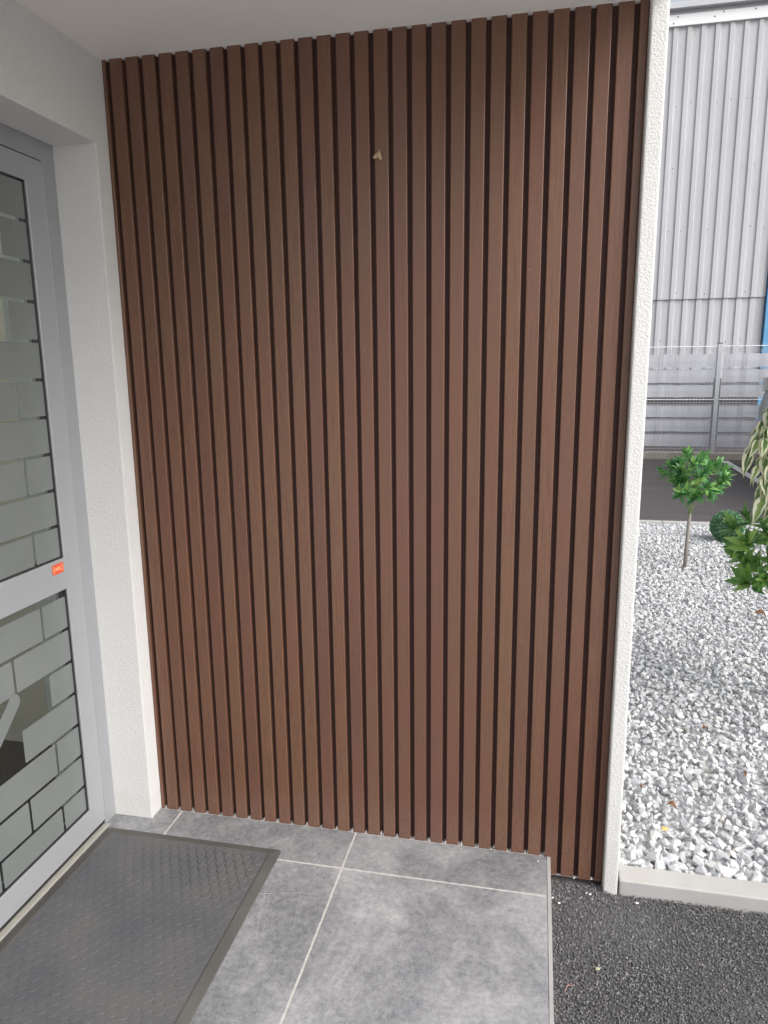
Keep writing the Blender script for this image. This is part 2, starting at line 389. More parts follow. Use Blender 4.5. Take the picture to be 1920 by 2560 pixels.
def scratches():
    bm = bmesh.new(); rr = random.Random(5)
    for (x0, y0), (x1, y1), w in (((.470,-.319),(.634,-.283),.0022), ((.478,-.306),(.640,-.290),.0013), ((.478,-.258),(.526,-.464),.0013), ((.494,-.258),(.541,-.461),.0013),
                                  ((.587,-.285),(.614,-.418),.0009), ((.633,-.282),(.650,-.35),.0007), ((.47,-.38),(.492,-.45),.001), ((1.15,-.36),(1.262,-.352),.0010), ((1.0,-.235),(1.05,-.242),.0008)):
        n = 9; prev = None
        for i in range(n+1):
            t = i/n; x = x0+(x1-x0)*t+rr.uniform(-.0015, .0015); y = y0+(y1-y0)*t+rr.uniform(-.0012, .0012)
            d = Vector((-(y1-y0), x1-x0, 0)).normalized()*w*.36*rr.uniform(.2, 1)
            a = bm.verts.new((x+d.x, y+d.y, .0009)); b = bm.verts.new((x-d.x, y-d.y, .0009))
            if prev: bm.faces.new((prev[0], a, b, prev[1]))
            prev = (a, b)
    kind(tag(obj('floor_scratches', bm, M_scr), 'thin white scratch marks crossing each other on the grey tile beside the mat', 'scratch marks'), 'stuff')
scratches()

# ------------------------------------------------------------------ slatted wall
clad = thing('slatted_cladding', 'brown wood-effect wall cladding of vertical slats filling the porch side wall', 'wall cladding', (0, 0, 0))
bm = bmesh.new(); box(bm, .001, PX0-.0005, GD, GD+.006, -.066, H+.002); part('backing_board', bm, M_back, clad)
def slat(x0, x1, z0, l=1, r=1):
    bm = bmesh.new(); y1 = GD-.0004; b = .0022
    prof = [(x0, y1)] + ([(x0, b), (x0+b*.35, b*.35), (x0+b, 0)] if l else [(x0, 0)]) + ([(x1-b, 0), (x1-b*.35, b*.35), (x1, b)] if r else [(x1, 0)]) + [(x1, y1)]
    A = [bm.verts.new((x, y, z0)) for x, y in prof]; B = [bm.verts.new((x, y, H+.0015)) for x, y in prof]
    n = len(prof)
    for i in range(n): bm.faces.new((A[i], A[(i+1) % n], B[(i+1) % n], B[i]))
    bm.faces.new(A); bm.faces.new(B[::-1])
    part('slat', bm, M_slat, clad)
slat(.0008, X1-(P-SW), .0006, 0, 1)
for i in range(29):
    x0 = X1+i*P+random.uniform(-.0006, .0006); x1 = min(x0+SW+random.uniform(-.0004, .0004), PX0-.0012)
    slat(x0, x1, .0006 if i < 25 else GZ+.010+random.uniform(-.002, .003), 1, 1)
# ------------------------------------------------------------------ white building parts round the porch
bm = bmesh.new()
box(bm, -.36, PX0, GD+.0065, .24, -.3, H+.3)                                          # wall carrying the cladding
box(bm, PX0+.0003, PX1, -.0300, .24, GZ-.03, H+.3, .006, 3)                           # return / nib with rounded arris
o = tag(obj('porch_side_wall', bm, M_wall), 'white rendered wall carrying the slats, its narrow textured end showing right of them', 'wall')
bm = bmesh.new()   # wall with the door opening (x from -.36 to 0)
def wallblk(y0, y1, z0, z1): box(bm, -.36, 0, y0, y1, z0, z1, .0035, 2)
wallblk(OY, GD+.006, -.0005, H+.001); wallblk(OY1-1.3, OY1, -.0005, H+.001); wallblk(OY1-.004, OY+.004, OZ, H+.0012)
tag(obj('entrance_wall', bm, M_wall), 'white rendered wall around the door opening, left of the brown slats', 'wall')
bm = bmesh.new()   # front edge is unseen, its depth set to shade the upper slats
prism(bm, [(-.4, .24, H), (PX1, .24, H), (PX1, -1.25, H), (-.40, -1.60, H)], (0, 0, .28))
tag(obj('porch_canopy', bm, M_soffit), 'off-white flat porch soffit above the door and slats', 'canopy')
# ------------------------------------------------------------------ door
door = thing('entrance_door', 'grey aluminium glazed entrance door with brick-pattern frosted film and an orange sticker', 'door', (XD, OY, 0))
Z0 = .0222; LZ = 2.0071
bm = bmesh.new()
box(bm, XD-.05, XD, LEAF_Y0+.0022, OY-.0004, .001, OZ-.0004, .0012, 1)
box(bm, XD-.05, XD-.0001, OY1+.0004, LEAF_Y1-.0022, .001, OZ-.0004, .0012, 1)
box(bm, XD-.05, XD-.0002, LEAF_Y1-.0030, LEAF_Y0+.0030, LZ+.0022, OZ-.0004, .0012, 1)
part('door_frame', bm, M_alu2, door)
bm = bmesh.new()
yi0, yi1 = -.1905, LEAF_Y1+.0724
XL = XD+.002
box(bm, XL-.055, XL, yi0, LEAF_Y0-.0010, Z0, LZ-.001, .0015, 1)
box(bm, XL-.055, XL, LEAF_Y1+.001, yi1, Z0, LZ-.001, .0015, 1)
for z0, z1 in ((Z0+.0002, .0997), (.8252, .9181), (1.9434, LZ-.0012)): box(bm, XL-.0552, XL-.0002, yi1-.003, yi0+.003, z0, z1, .0012, 1)
leaf = part('door_leaf', bm, M_alu, door)
bm = bmesh.new()   # black boxes standing in for shade in the joints, and glazing gaskets
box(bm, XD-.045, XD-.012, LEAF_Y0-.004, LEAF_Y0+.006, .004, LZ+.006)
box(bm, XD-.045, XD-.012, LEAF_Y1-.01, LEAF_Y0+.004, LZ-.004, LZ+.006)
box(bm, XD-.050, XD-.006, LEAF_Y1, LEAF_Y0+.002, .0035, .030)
for z0, z1 in ((.0997, .8252), (.9181, 1.9434)):
    t = .0030
    for (a, b, c, d) in ((yi0-t, yi0+.001, z0, z1), (yi1-.001, yi1+t, z0, z1), (yi1, yi0, z0-.001, z0+t), (yi1, yi0, z1-t, z1+.001)):
        box(bm, XD-.040, XD-.0030, a, b, c, d, .0008, 1)
part('gasket_and_shadow_gap', bm, M_gasket, door)
XG = XD-.009
def film_pane(z0, z1):
    bm = bmesh.new(); box(bm, XG-.022, XG, yi1-.002, yi0+.002, z0-.002, z1+.002)
    gl = part('glass_pane', bm, M_glass, door)
    bm = bmesh.new(); gp = .0045; bw = .2563; x = XG+.0007
    def br(ya, yb, za, zb):   # ya > yb
        ya, yb = min(ya, yi0-.0042), max(yb, yi1+.0042); za, zb = max(za, z0+.005), min(zb, z1-.005)
        if ya-yb < .01 or zb-za < .01: return
        r = .003
        pts = [(ya-r, za), (ya, za+r), (ya, zb-r), (ya-r, zb), (yb+r, zb), (yb, zb-r), (yb, za+r), (yb+r, za)]
        prism(bm, [(x, p, q) for p, q in pts], (.0006, 0, 0))
    for k in range(-2, 20):
        za, zb = .185+.1035*k+gp, .185+.1035*(k+1)-gp
        odd = (k % 2 != 0)
        j0 = -.300 if odd else -.429
        # missing bricks leave clear openings
        y = -.178; nxt = j0
        first = True
        while y > yi1:
            ya = y if first else y; yb = nxt
            clear = (k == 3 and yb < -.31 and yb > -.7) or (k == 2 and yb < -.44 and yb > -.8) or (k == 13 and yb < -.31 and yb > -.6)
            if k == 3 and first: br(ya, -.297-gp*0, za, zb)
            elif not clear: br(ya-(0 if first else gp), yb+gp, za, zb)
            first = False; y = nxt; nxt -= bw
    if z0 < .5:      # rounded bar of film inside the clear opening
        a, b, w_ = Vector((0, -.440, .583)), Vector((0, -.60, .43)), .022
        d = (b-a).normalized(); nrm = Vector((0, -d.z, d.y)); pts = []
        for i in range(9): 
            t = math.pi*i/8; pts.append(a + nrm*w_*math.cos(t) - d*w_*math.sin(t))
        for i in range(9):
            t = math.pi*i/8; pts.append(b - nrm*w_*math.cos(t) + d*w_*math.sin(t))
        prism(bm, [(x, p.y, p.z) for p in pts], (.0006, 0, 0))
    f = obj('frosted_film', bm, M_film, gl); f.matrix_parent_inverse = Matrix()
    return gl
film_pane(.0997, .8252); film_pane(.9181, 1.9434)
bm = bmesh.new(); box(bm, XD-.004, XD+.0145, LEAF_Y1, LEAF_Y0+.001, .0008, .0065, .002, 2); box(bm, XD-.03, XD-.004, LEAF_Y1, LEAF_Y0, .0006, .0048)
part('threshold', bm, plain('cream_threshold', (.36, .35, .31), .6), door)
# sticker with lettering
bm = bmesh.new(); x = XL+.0006; r = .004
ya, yb, za, zb = -.1995, -.2490, .8795, .9085
pts = []
for cy, cz, a0 in ((ya-r, zb-r, 0), (yb+r, zb-r, 90), (yb+r, za+r, 180), (ya-r, za+r, 270)):
    for k in range(4):
        t = math.radians(a0+k*30); pts.append((x, cy+r*math.cos(t), cz+r*math.sin(t)))
prism(bm, pts, (.0005, 0, 0))
stk = part('sticker', bm, M_orange, door)
cu = bpy.data.curves.new('lettering', 'FONT'); cu.body = 'NFC'; cu.size = .0135; cu.align_x = 'CENTER'; cu.align_y = 'CENTER'; cu.offset = .0003
tmp = bpy.data.objects.new('lettering_source', cu); C.objects.link(tmp); bpy.context.view_layer.update()
me = bpy.data.meshes.new_from_object(tmp.evaluated_get(bpy.context.evaluated_depsgraph_get())); bpy.data.objects.remove(tmp)
cyc, czc = (ya+yb)/2, (za+zb)/2
bm = bmesh.new(); bm.from_mesh(me)
for v in bm.verts: v.co = Vector((x+.0009, cyc+v.co.x*.95, czc+v.co.y*1.0))
bpy.data.meshes.remove(me)
for sgn in (1, -1):
    for rad in (.0185, .0215):
        prev = None
        for k in range(9):
            t = math.radians(-30+60*k/8); 
            a = bm.verts.new((x+.0009, cyc+sgn*(rad*math.cos(t)-.0005)*1.0, czc+rad*math.sin(t))); b = bm.verts.new((x+.0009, cyc+sgn*((rad-.0011)*math.cos(t)-.0005), czc+(rad-.0011)*math.sin(t)))
            if prev: bm.faces.new((prev[0], a, b, prev[1]))
            prev = (a, b)
lt = obj('lettering', bm, M_cream, stk); lt.matrix_parent_inverse = Matrix()
# ------------------------------------------------------------------ room behind the door
bm = bmesh.new()
box(bm, -3.2, -3.0, -4.2, 1.2, -.05, 2.6); box(bm, -3.0, -.361, .3, .4, -.05, 2.6)
box(bm, -1.55, -1.45, -.95, .3, .001, 2.5)
box(bm, -3.0, -.361, -4.2, -4.1, -.05, .9)
tag(obj('interior_wall', bm, M_int), 'beige wall of the lobby seen dimly through the gaps in the door film', 'wall')
bm = bmesh.new(); quad(bm, [(-3, -4.2, -.002), (XD-.055, -4.2, -.002), (XD-.055, .3, -.002), (-3, .3, -.002)])
kind(obj('lobby_floor', bm, M_carpet), 'structure')
# ------------------------------------------------------------------ door mat
def door_mat():
    x0, x1, y0, y1 = -.1170, .4759, -1.75, -.1290; m = .030; t = .0070
    root = thing('door_mat', 'dark grey rubber doormat with honeycomb relief lying on the grey tiles at the door', 'doormat', ((x0+x1)/2, (y0+y1)/2, 0))
    bm = bmesh.new()
    def ring(d, z, r=.012):
        out = []
        for cx, cy, a0 in ((x1-d-r, y1-d-r, 0), (x0+d+r, y1-d-r, 90), (x0+d+r, y0+d+r, 180), (x1-d-r, y0+d+r, 270)):
            for k in range(4):
                a = math.radians(a0+30*k); out.append(bm.verts.new((cx+r*math.cos(a), cy+r*math.sin(a), z)))
        return out
    R = [ring(0, .0006), ring(.002, .0022), ring(.026, t), ring(m, t), ring(m+.003, t-.0016)]
    for a, b in zip(R[:-1], R[1:]):
        n = len(a)
        for i in range(n): bm.faces.new((a[i], a[(i+1) % n], b[(i+1) % n], b[i]))
    part('rubber_border', bm, M_matedge, root)
    r = np.random.default_rng(11); V, F = [], []; off = 0
    px, py = .0300, .0260; n = 12; j = 0; y = y1-m-.016
    ang = np.radians(np.array([[30+60*k-9, 30+60*k+9] for k in range(6)]).ravel())
    base = [(x0+m, y0+m), (x1-m, y0+m), (x1-m, y1-m), (x0+m, y1-m)]
    prof = [(1.02, 0), (.98, .85), (.92, 1.0), (.72, .92)]
    while y > y0+m+.01:
        x = x0+m+.016+(px/2 if j % 2 else 0)
        while x < x1-m-.012:
            wear = max(0, min(1, 1.25-1.15*math.hypot((x-.31)/.30, (y+.23)/.15)))
            h = .0011+.0022*wear+r.uniform(0, .0003)
            rad = .0146
            ring_ = []
            for rr, zz in prof:
                for a in ang: V.append((x+rad*rr*math.cos(a), y+rad*rr*math.sin(a), t-.0016+h*zz))
            V.append((x, y, t-.0016+h*.70))
            for q in range(len(prof)-1):
                for i in range(n):
                    a, b = off+q*n+i, off+q*n+(i+1) % n; F += [(a, b, b+n), (a, b+n, a+n)]
            c = off+len(prof)*n
            for i in range(n): F.append((off+3*n+i, off+3*n+(i+1) % n, c))
            off = c+1; x += px
        y -= py; j += 1
    k = len(V); V += [(a, b, t-.0016) for a, b in base]; F += [(k, k+1, k+2), (k, k+2, k+3)]
    o = npmesh('honeycomb_surface', V, F, M_mat, root); o.matrix_parent_inverse = Matrix.Translation(-root.location)
door_mat()
# ------------------------------------------------------------------ gravel bed and kerbs
def kerb(name, x0, x1, y0, y1, z0, z1, mats, label_kind='structure'):
    bm = bmesh.new(); box(bm, x0, x1, y0, y1, z0, z1, .006, 3)
    for f in bm.faces: f.material_index = 0 if f.normal.z > .6 or f.calc_center_median().z > z1-.003 else 1
    return kind(obj(name, bm, mats), label_kind)
bm0 = None
kerb('kerb_by_gravel', PX1+.0045, 2.48, -.0285, .0455, GZ-.05, -.0270, [M_kerb, M_kerbside])
kerb('kerb_by_gravel', 2.484, 3.48, -.0285, .0455, GZ-.05, -.0275, [M_kerb, M_kerbside])
for a in (-.6, .4, 1.4, 2.4, 3.4): kerb('kerb_by_parking', a, a+.996, 5.13, 5.20, -.12, -.0235, [M_kerb, M_kerbside])
def gravel():
    r = np.random.default_rng(21); var = rocks(18, 12, 9, .66)
    X0, X1_, Y0, Y1 = 1.478, 4.2, .050, 5.125
    pts = []
    for layer, (zc, jit, sp) in enumerate(((-.048, .005, .030), (-.036, .007, .026))):
        xs = np.arange(X0, X1_, sp); ys = np.arange(Y0, Y1, sp*.92)
        G = np.stack(np.meshgrid(xs, ys), -1).reshape(-1, 2); G += r.uniform(-sp*.5, sp*.5, G.shape)
        G[:, 0] = np.clip(G[:, 0], X0+.012, 99); G[:, 1] = np.clip(G[:, 1], Y0+.010, Y1-.012)
        s = np.clip(r.lognormal(math.log(.0150), .30, len(G)), .007, .032)
        near = np.exp(-((G[:, 1]-.08)/.12)**2); s *= 1+.35*near
        z = zc + r.uniform(-jit, jit, len(G)) + .006*np.sin(G[:, 0]*5)*np.sin(G[:, 1]*4.1)-.006*near
        z += np.clip((G[:, 1]-.1)/.5, 0, 1)*.014-np.clip((G[:, 1]-4.4)/.7, 0, 1)*.022
        pts.append(np.column_stack([G, z, s]))
    # a few larger stones along the kerb and lying on top
    big = [(1.525, .085, -.030, .030), (1.585, .082, -.022, .037), (1.66, .075, -.032, .027), (1.72, .090, -.026, .033), (1.79, .075, -.026, .040), (1.86, .08, -.03, .028)]
    pts.append(np.array(big)); A = np.vstack(pts)
    V, F = scatter(A[:, :3], A[:, 3], var, r, 1.2)
    n = len(V); B = np.array([(X0-.3*0, Y0-.006, -.052), (X1_+.05, Y0-.006, -.052), (X1_+.05, Y1+.004, -.052), (X0, Y1+.004, -.052)])
    o = npmesh('white_gravel', V, F, M_grav); kind(o, 'stuff')
    o['label'] = 'white and pale grey crushed stone filling the bed beside the porch'
    bm = bmesh.new(); quad(bm, B.tolist()); kind(obj('gravel_bed', bm, M_gravbed), 'structure')
gravel()
# ------------------------------------------------------------------ parking bay line
bm = bmesh.new(); a = Vector((4.14, 10.32, -.0735)); b = Vector((3.99, 5.6, -.0735)); wv = Vector((.055, 0, 0))
quad(bm, [a-wv, a+wv, b+wv, b-wv]); kind(obj('parking_line', bm, M_paint), 'structure')
# ------------------------------------------------------------------ fence
bm = bmesh.new()
box(bm, -4, 9, 10.50, 10.66, -.2, .033, .012, 2)
rr = random.Random(2)
tag(obj('fence_footing', bm, M_plinth), 'low stained concrete plinth running under the grey mesh fence', 'low wall')
def fence():
    root = thing('mesh_fence', 'grey welded mesh fence woven with wide horizontal privacy strips behind the parking', 'fence', (4, 10.55, .03))
    def PT(bm, *a, **k): tube(bm, *a, **k)
    for px in (1.49, 3.99, 6.49):
        bm = bmesh.new(); box(bm, px-.032, px+.032, 10.525, 10.575, -.02, 1.765, .004, 2)
        p = part('post', bm, M_wire, root)
        bm = bmesh.new(); box(bm, px-.035, px+.035, 10.522, 10.578, 1.764, 1.778, .003, 2)
        c = obj('cap', bm, M_dark, p); c.matrix_parent_inverse = Matrix()
    bands = [(1.398, 1.606), (1.157, 1.368), (.926, 1.125), (.604, .800), (.370, .572), (.134, .331)]
    rr = random.Random(9)
    for (xa, xb) in ((1.53, 3.95), (4.03, 6.45)):
        Y = 10.55; bm = bmesh.new()
        zlv = [.045, .088, .134, .345, .58, .812, .838, .890, 1.138, 1.38, 1.64, 1.674, 1.722]
        for z in zlv:
            th = .0062 if z in (.890, 1.722) else .0035
            PT(bm, (xa, Y-.012+(.022 if z in (.838, 1.674) else -.022 if z in (.890, 1.722) else 0), z), (xb, Y-.012+(.022 if z in (.838, 1.674) else -.022 if z in (.890, 1.722) else 0), z), th, n=6, mi=1 if th > .005 else 0)
        nv = int((xb-xa)/.05)
        for i in range(nv+1):
            x = xa+.02+i*.05
            front = (i % 5) in (1, 2)
            yy = Y-.016 if front else Y+.012
            pts = [(.03, 0), (.134, 0), (.812, 0), (.838, .014), (.864, 0), (.890, -.010), (1.61, 0), (1.674, .014), (1.70, 0), (1.722, -.010), (1.765, -.004)]
            for (z0, d0), (z1, d1) in zip(pts[:-1], pts[1:]):
                PT(bm, (x, yy+d0, z0), (x, yy+d1, z1), .0021, n=5, cap=False)
        part('wire_panel', bm, [M_wire2, M_shedtrim], root)
        for (z0, z1) in bands:
            bm = bmesh.new(); n = 26; prev = None
            for i in range(n+1):
                x = xa+.015+(xb-xa-.03)*i/n; wob = rr.uniform(-.004, .004)*(2.2 if rr.random() < .12 else 1)
                yo = Y-.002+.0025*math.sin(i*1.26*2)
                a = [bm.verts.new((x, yo+dy, z)) for dy, z in ((0, z0+wob*.6), (-.003, (z0+z1)/2), (0, z1+wob), (.0012, z1+wob), (.0012, z0+wob*.6))]
                if prev:
                    for k in range(5): bm.faces.new((prev[k], prev[(k+1) % 5], a[(k+1) % 5], a[k]))
                prev = a
            part('privacy_strip', bm, M_strip, root)
fence()
# ------------------------------------------------------------------ industrial building behind
def shed():
    Y = 14.0; root = thing('industrial_building', 'tall grey ribbed-metal industrial building behind the fence with a blue steel column', 'building', (4, Y, 0))
    xa, xb, p = -2.0, 5.52, .2502; ph = 3.4797
    def screws(bm, zs, dy):
        for z in zs:
            x = ph-1.5
            while x < xb-.1:
                if rr.random() < .7:
                    xx, zz = x+.125+rr.choice((0, .03)), z+rr.uniform(-.03, .03); tube(bm, (xx, Y+dy-.006, zz), (xx, Y+dy+.004, zz), rr.choice((.006, .009, .011)), n=6, mi=1)
                x += p
    rr = random.Random(4)
    def sheet(z0, z1, y0, name, ribw=.09):
        bm = bmesh.new(); screws(bm, (1.9,) if z0 < 0 else (2.84, 4.05, 5.2, 6.35), y0-Y)
        k0 = math.floor((xa-ph)/p); x = ph+k0*p
        pr = [(xa, 0)]
        while x < xb:
            for dx, dy in ((0, 0), (.016, -.030), (ribw, -.030), (ribw+.016, 0)):
                if xa < x+dx < xb: pr.append((x+dx, dy))
            if xa < x+.165 < xb: pr += [(x+.160, 0), (x+.165, -.003), (x+.17, 0)]
            x += p
        pr.append((xb, 0))
        A = [bm.verts.new((x, y0+dy, z0)) for x, dy in pr]; B = [bm.verts.new((x, y0+dy, z1)) for x, dy in pr]
        for i in range(len(pr)-1): bm.faces.new((A[i], A[i+1], B[i+1], B[i]))
        C2 = [bm.verts.new((x, y0+.04, z0)) for x, dy in pr]
        for i in range(len(pr)-1): bm.faces.new((A[i+1], A[i], C2[i], C2[i+1]))
        return part(name, bm, [M_shed, M_screw], root)
    sheet(2.738, 7.75, Y, 'upper_wall_sheet'); sheet(-.1, 2.80, Y+.035, 'lower_wall_sheet')
    bm = bmesh.new(); box(bm, xa, xb+4.2, Y+.08, Y+8, -.1, 7.96); part('inner_wall', bm, M_shed, root)
    bm = bmesh.new(); box(bm, xa, xb+.01, Y-.060, Y+.020, -.1, 1.16, .01, 1); part('base_wall', bm, M_base, root)
    bm = bmesh.new(); box(bm, xa, xb+4.2, Y-.065, Y+.075, 7.702, 7.896, .003, 1)
    for x, z in ((3.55, 7.86), (3.48, 7.75), (4.35, 7.87), (4.20, 7.80), (4.9, 7.86)): tube(bm, (x, Y-.069, z), (x, Y-.05, z), .014, n=8, mi=1)
    part('trim_band', bm, [M_shedtrim, M_screw], root)
    bm = bmesh.new(); box(bm, xa, xb+4.2, Y-.030, Y+.0745, 7.8965, 7.9705); part('eaves_board', bm, M_gut, root)
    bm = bmesh.new(); box(bm, xa-.2, xb+4.4, Y-.16, Y+.3, 7.971, 8.073, .006, 2); part('gutter', bm, M_gut, root)
    bm = bmesh.new(); box(bm, xb+.015, xb+.19, Y-.06, Y+.07, -.1, 7.68, .003, 1); box(bm, xb+1.35, xb+1.5, Y-.06, Y+.07, -.1, 7.68, .003, 1)
    part('steel_column', bm, M_blue, root)
    bm = bmesh.new(); box(bm, xb+.191, xb+1.349, Y+.0, Y+.04, .6, 7.0); w_ = part('window', bm, M_darkglass, root)
    bm = bmesh.new()
    for z in (.6, 1.5, 2.4, 3.3, 4.2, 5.1, 6.0, 6.95): box(bm, xb+.1912, xb+1.348, Y-.012, Y-.0005, z, z+.05)
    for x in (xb+.23, xb+.75, xb+1.3): box(bm, x, x+.03, Y-.011, Y-.001, .651, 6.9)
    f = obj('window_frame', bm, M_gut, w_); f.matrix_parent_inverse = Matrix()
shed()
# ------------------------------------------------------------------ parked van (only its rear corner shows)
def van():
    x0, x1, yr, yf = 4.47, 6.35, 9.93, 5.35; zb = -.075
    root = thing('parked_van', 'pale silver van behind the fig leaves, rear to the fence, cut by the right edge', 'van', ((x0+x1)/2, (yr+yf)/2, zb))
    side = [(yr-.02, .30), (yr, .50), (yr, .86), (yr-.03, 1.15), (yr-.09, 1.38), (yr-.30, 1.86), (yr-.50, 1.92), (yf+1.75, 1.92), (yf+.95, 1.32), (yf+.18, 1.05), (yf+.02, .80), (yf, .38), (yf+.25, .25), (yr-.3, .25)]
    bm = bmesh.new()
    def ins(z): return .0 if z < .9 else .02 if z < 1.2 else .20*(z-1.2)/.72+.02
    A = [bm.verts.new((x0+ins(z), y, z+zb)) for y, z in side]; B = [bm.verts.new((x1-ins(z), y, z+zb)) for y, z in side]; n = len(side)
    for i in range(n): bm.faces.new((A[i], A[(i+1) % n], B[(i+1) % n], B[i]))
    bm.faces.new(A); bm.faces.new(B[::-1])
    bmesh.ops.bevel(bm, geom=bm.edges[:], offset=.045, segments=3, affect='EDGES')
    body = part('body', bm, M_van, root, True)
    for s, X in ((-1, x0), (1, x1)):
        for yw in (yr-.85, yf+.85):
            bm = bmesh.new(); tube(bm, (X-s*.02, yw, .32+zb), (X-s*.22, yw, .32+zb), .32, n=28)
            wl = part('wheel', bm, M_dark, root)
            bm = bmesh.new(); tube(bm, (X+s*.0-s*.012, yw, .32+zb), (X-s*.05, yw, .32+zb), .2, n=20); rm = obj('rim', bm, M_gut, wl); rm.matrix_parent_inverse = Matrix()
        bm = bmesh.new()
        for ya, yb in ((yr-.85, yr-1.28), (yr-1.35, yr-2.25), (yr-2.35, yf+1.75)):
            X0 = X-s*.06+s*.006; X1_ = X-s*.185+s*.006
            q = [(X0, ya+.12, 1.32+zb), (X0, yb, 1.32+zb), (X1_, yb, 1.80+zb), (X1_, ya, 1.80+zb)]
            f = quad(bm, q)
        bmesh.ops.solidify(bm, geom=bm.faces[:], thickness=.012)
        part('side_window', bm, M_darkglass, root)
        bm = bmesh.new(); box(bm, min(X-s*.012, X-s*.22)-.0, max(X-s*.012, X-s*.22), yr-.16, yr-.005, 1.12+zb, 1.32+zb, .015, 2)
        part('tail_lamp', bm, M_tail, root)
    bm = bmesh.new(); box(bm, x0-.006, x1+.006, yr-.25, yr+.05, .34+zb, .68+zb, .03, 3); part('rear_bumper', bm, M_bump, root)
van()
# ------------------------------------------------------------------ plants
def leaf_template(L, W, fold=.25, curl=.18, n=5, tip=1.4):
    """lanceolate leaf along +y, triangulated; returns V,F"""
    V, F = [], []
    for i in range(n+1):
        t = i/n; w = W*.5*math.sin(math.pi*min(1, t**.85))*(1-.25*t) if 0 < t < 1 else 0
        y = L*t; z = -curl*L*t*t
        V += [(-w, y, z+fold*w), (0, y, z), (w, y, z+fold*w)]
    for i in range(n):
        a = i*3
        for k in (0, 1): F += [(a+k, a+k+1, a+k+4), (a+k, a+k+4, a+k+3)]
    return np.array(V), np.array(F)
def basis(d, up, roll=0):
    d = d/np.linalg.norm(d); s = np.cross(d, up); s /= np.linalg.norm(s)+1e-9; u = np.cross(s, d)
    c, k = math.cos(roll), math.sin(roll); s2 = s*c+u*k; u2 = u*c-s*k
    return np.stack([s2, d, u2], 1)          # columns: x,y,z of the leaf
def crown(center, rad, trunk_top, n_clu, leaves, L, W, seed, squash=(1, 1, .82)):
    r = np.random.default_rng(seed); Vs, Fs = [], []; off = 0; stems = []; tm = [leaf_template(L*k, W*k, f, c) for k, f, c in ((1, .3, .12), (.85, .5, .3), (1.1, .15, .35), (.7, .4, .05))]
    golden = math.pi*(3-5**.5)
    for i in range(n_clu):
        z = 1-1.75*(i+.5)/n_clu; rr = math.sqrt(max(0, 1-z*z)); a = i*golden+r.uniform(-.25, .25)
        d = np.array([rr*math.cos(a), rr*math.sin(a), z]); k = r.uniform(.66, .98) if i % 5 else r.uniform(.35, .6)
        tip = np.array(center)+d*np.array(squash)*rad*k
        out = tip-np.array(trunk_top); out /= np.linalg.norm(out)
        stems.append((trunk_top, tip, out))
        ax = out*.6+d*.5+np.array([0, 0, .35]); ax /= np.linalg.norm(ax)
        nl = int(r.integers(leaves-3, leaves+3))
        for j in range(nl):
            th = golden*j+r.uniform(-.2, .2); open_ = .22+1.05*(j/nl)+r.uniform(-.12, .12)
            p1 = np.cross(ax, [0, 0, 1.0]); p1 /= np.linalg.norm(p1)+1e-9; p2 = np.cross(ax, p1)
            dd = ax*math.cos(open_)+(p1*math.cos(th)+p2*math.sin(th))*math.sin(open_)
            B = basis(dd, ax+r.normal(0, .12, 3), r.normal(0, .25)); v, f = tm[r.integers(0, 4)]; sc = r.uniform(.75, 1.15)
            base = tip-ax*.035*(j/nl)
            Vs.append((v*sc)@B.T+base); Fs.append(f+off); off += len(v)
    return np.vstack(Vs), np.vstack(Fs), stems
def bez(bm, p0, p1, bend, r0, r1, n=6, sides=5):
    p0, p1 = Vector(p0), Vector(p1); prev = p0
    for i in range(1, n+1):
        t = i/n; c = p0.lerp(p1, t)+Vector(bend)*4*t*(1-t)
        tube(bm, prev, c, r0+(r1-r0)*(i-1)/n, r0+(r1-r0)*i/n, n=sides, cap=False); prev = c
def laurel(base, fork, center, rad, label, seed, n_clu=38, leaves=17, L=.080, W=.033, leafmat=None):
    root = thing('laurel_tree', label, 'artificial tree', base, 'artificial laurel trees on the white gravel')
    V, F, stems = crown(center, rad, fork, n_clu, leaves, L, W, seed)
    o = npmesh('foliage', V, F, leafmat or M_laurel, root, smooth=True); o.matrix_parent_inverse = Matrix.Translation(-Vector(base))
    bm = bmesh.new(); tube(bm, (base[0], base[1], base[2]-.06), fork, .0145, .0115, n=12); part('trunk', bm, M_trunk, root, True)
    bm = bmesh.new()
    order = sorted(range(len(stems)), key=lambda q: (q*7) % len(stems)); mids = []
    for k, q in enumerate(order):
        a, b, d = stems[q]
        if k >= 13:
            a = min(mids, key=lambda m: (m-Vector(b)).length); bez(bm, a, b, (0, 0, -.012), .0013, .0009, 4, 4); continue
        mids.append(Vector(a).lerp(Vector(b), .5)+Vector((0, 0, .01)))
        a2 = Vector(a)+Vector((random.uniform(-.006, .006), random.uniform(-.006, .006), -.01)); mid = Vector((a[0], a[1], (a[2]+b[2])/2))
        bez(bm, a2, b, (mid-(Vector(a)+Vector(b))/2)*.35, .0021, .0013)
    part('branches', bm, M_stem, root)
laurel((2.291, 3.48, -.03), (2.302, 3.48, .385), (2.318, 3.48, .645), .258, 'small artificial laurel tree standing whole on the gravel, bare stem below its crown', 5)
laurel((2.28, 1.32, -.03), (2.272, 1.32, .40), (2.262, 1.32, .625), .278, 'artificial laurel tree at the right edge, crown cut off, overlapping the boxwood ball', 12, leafmat=M_laurel2)
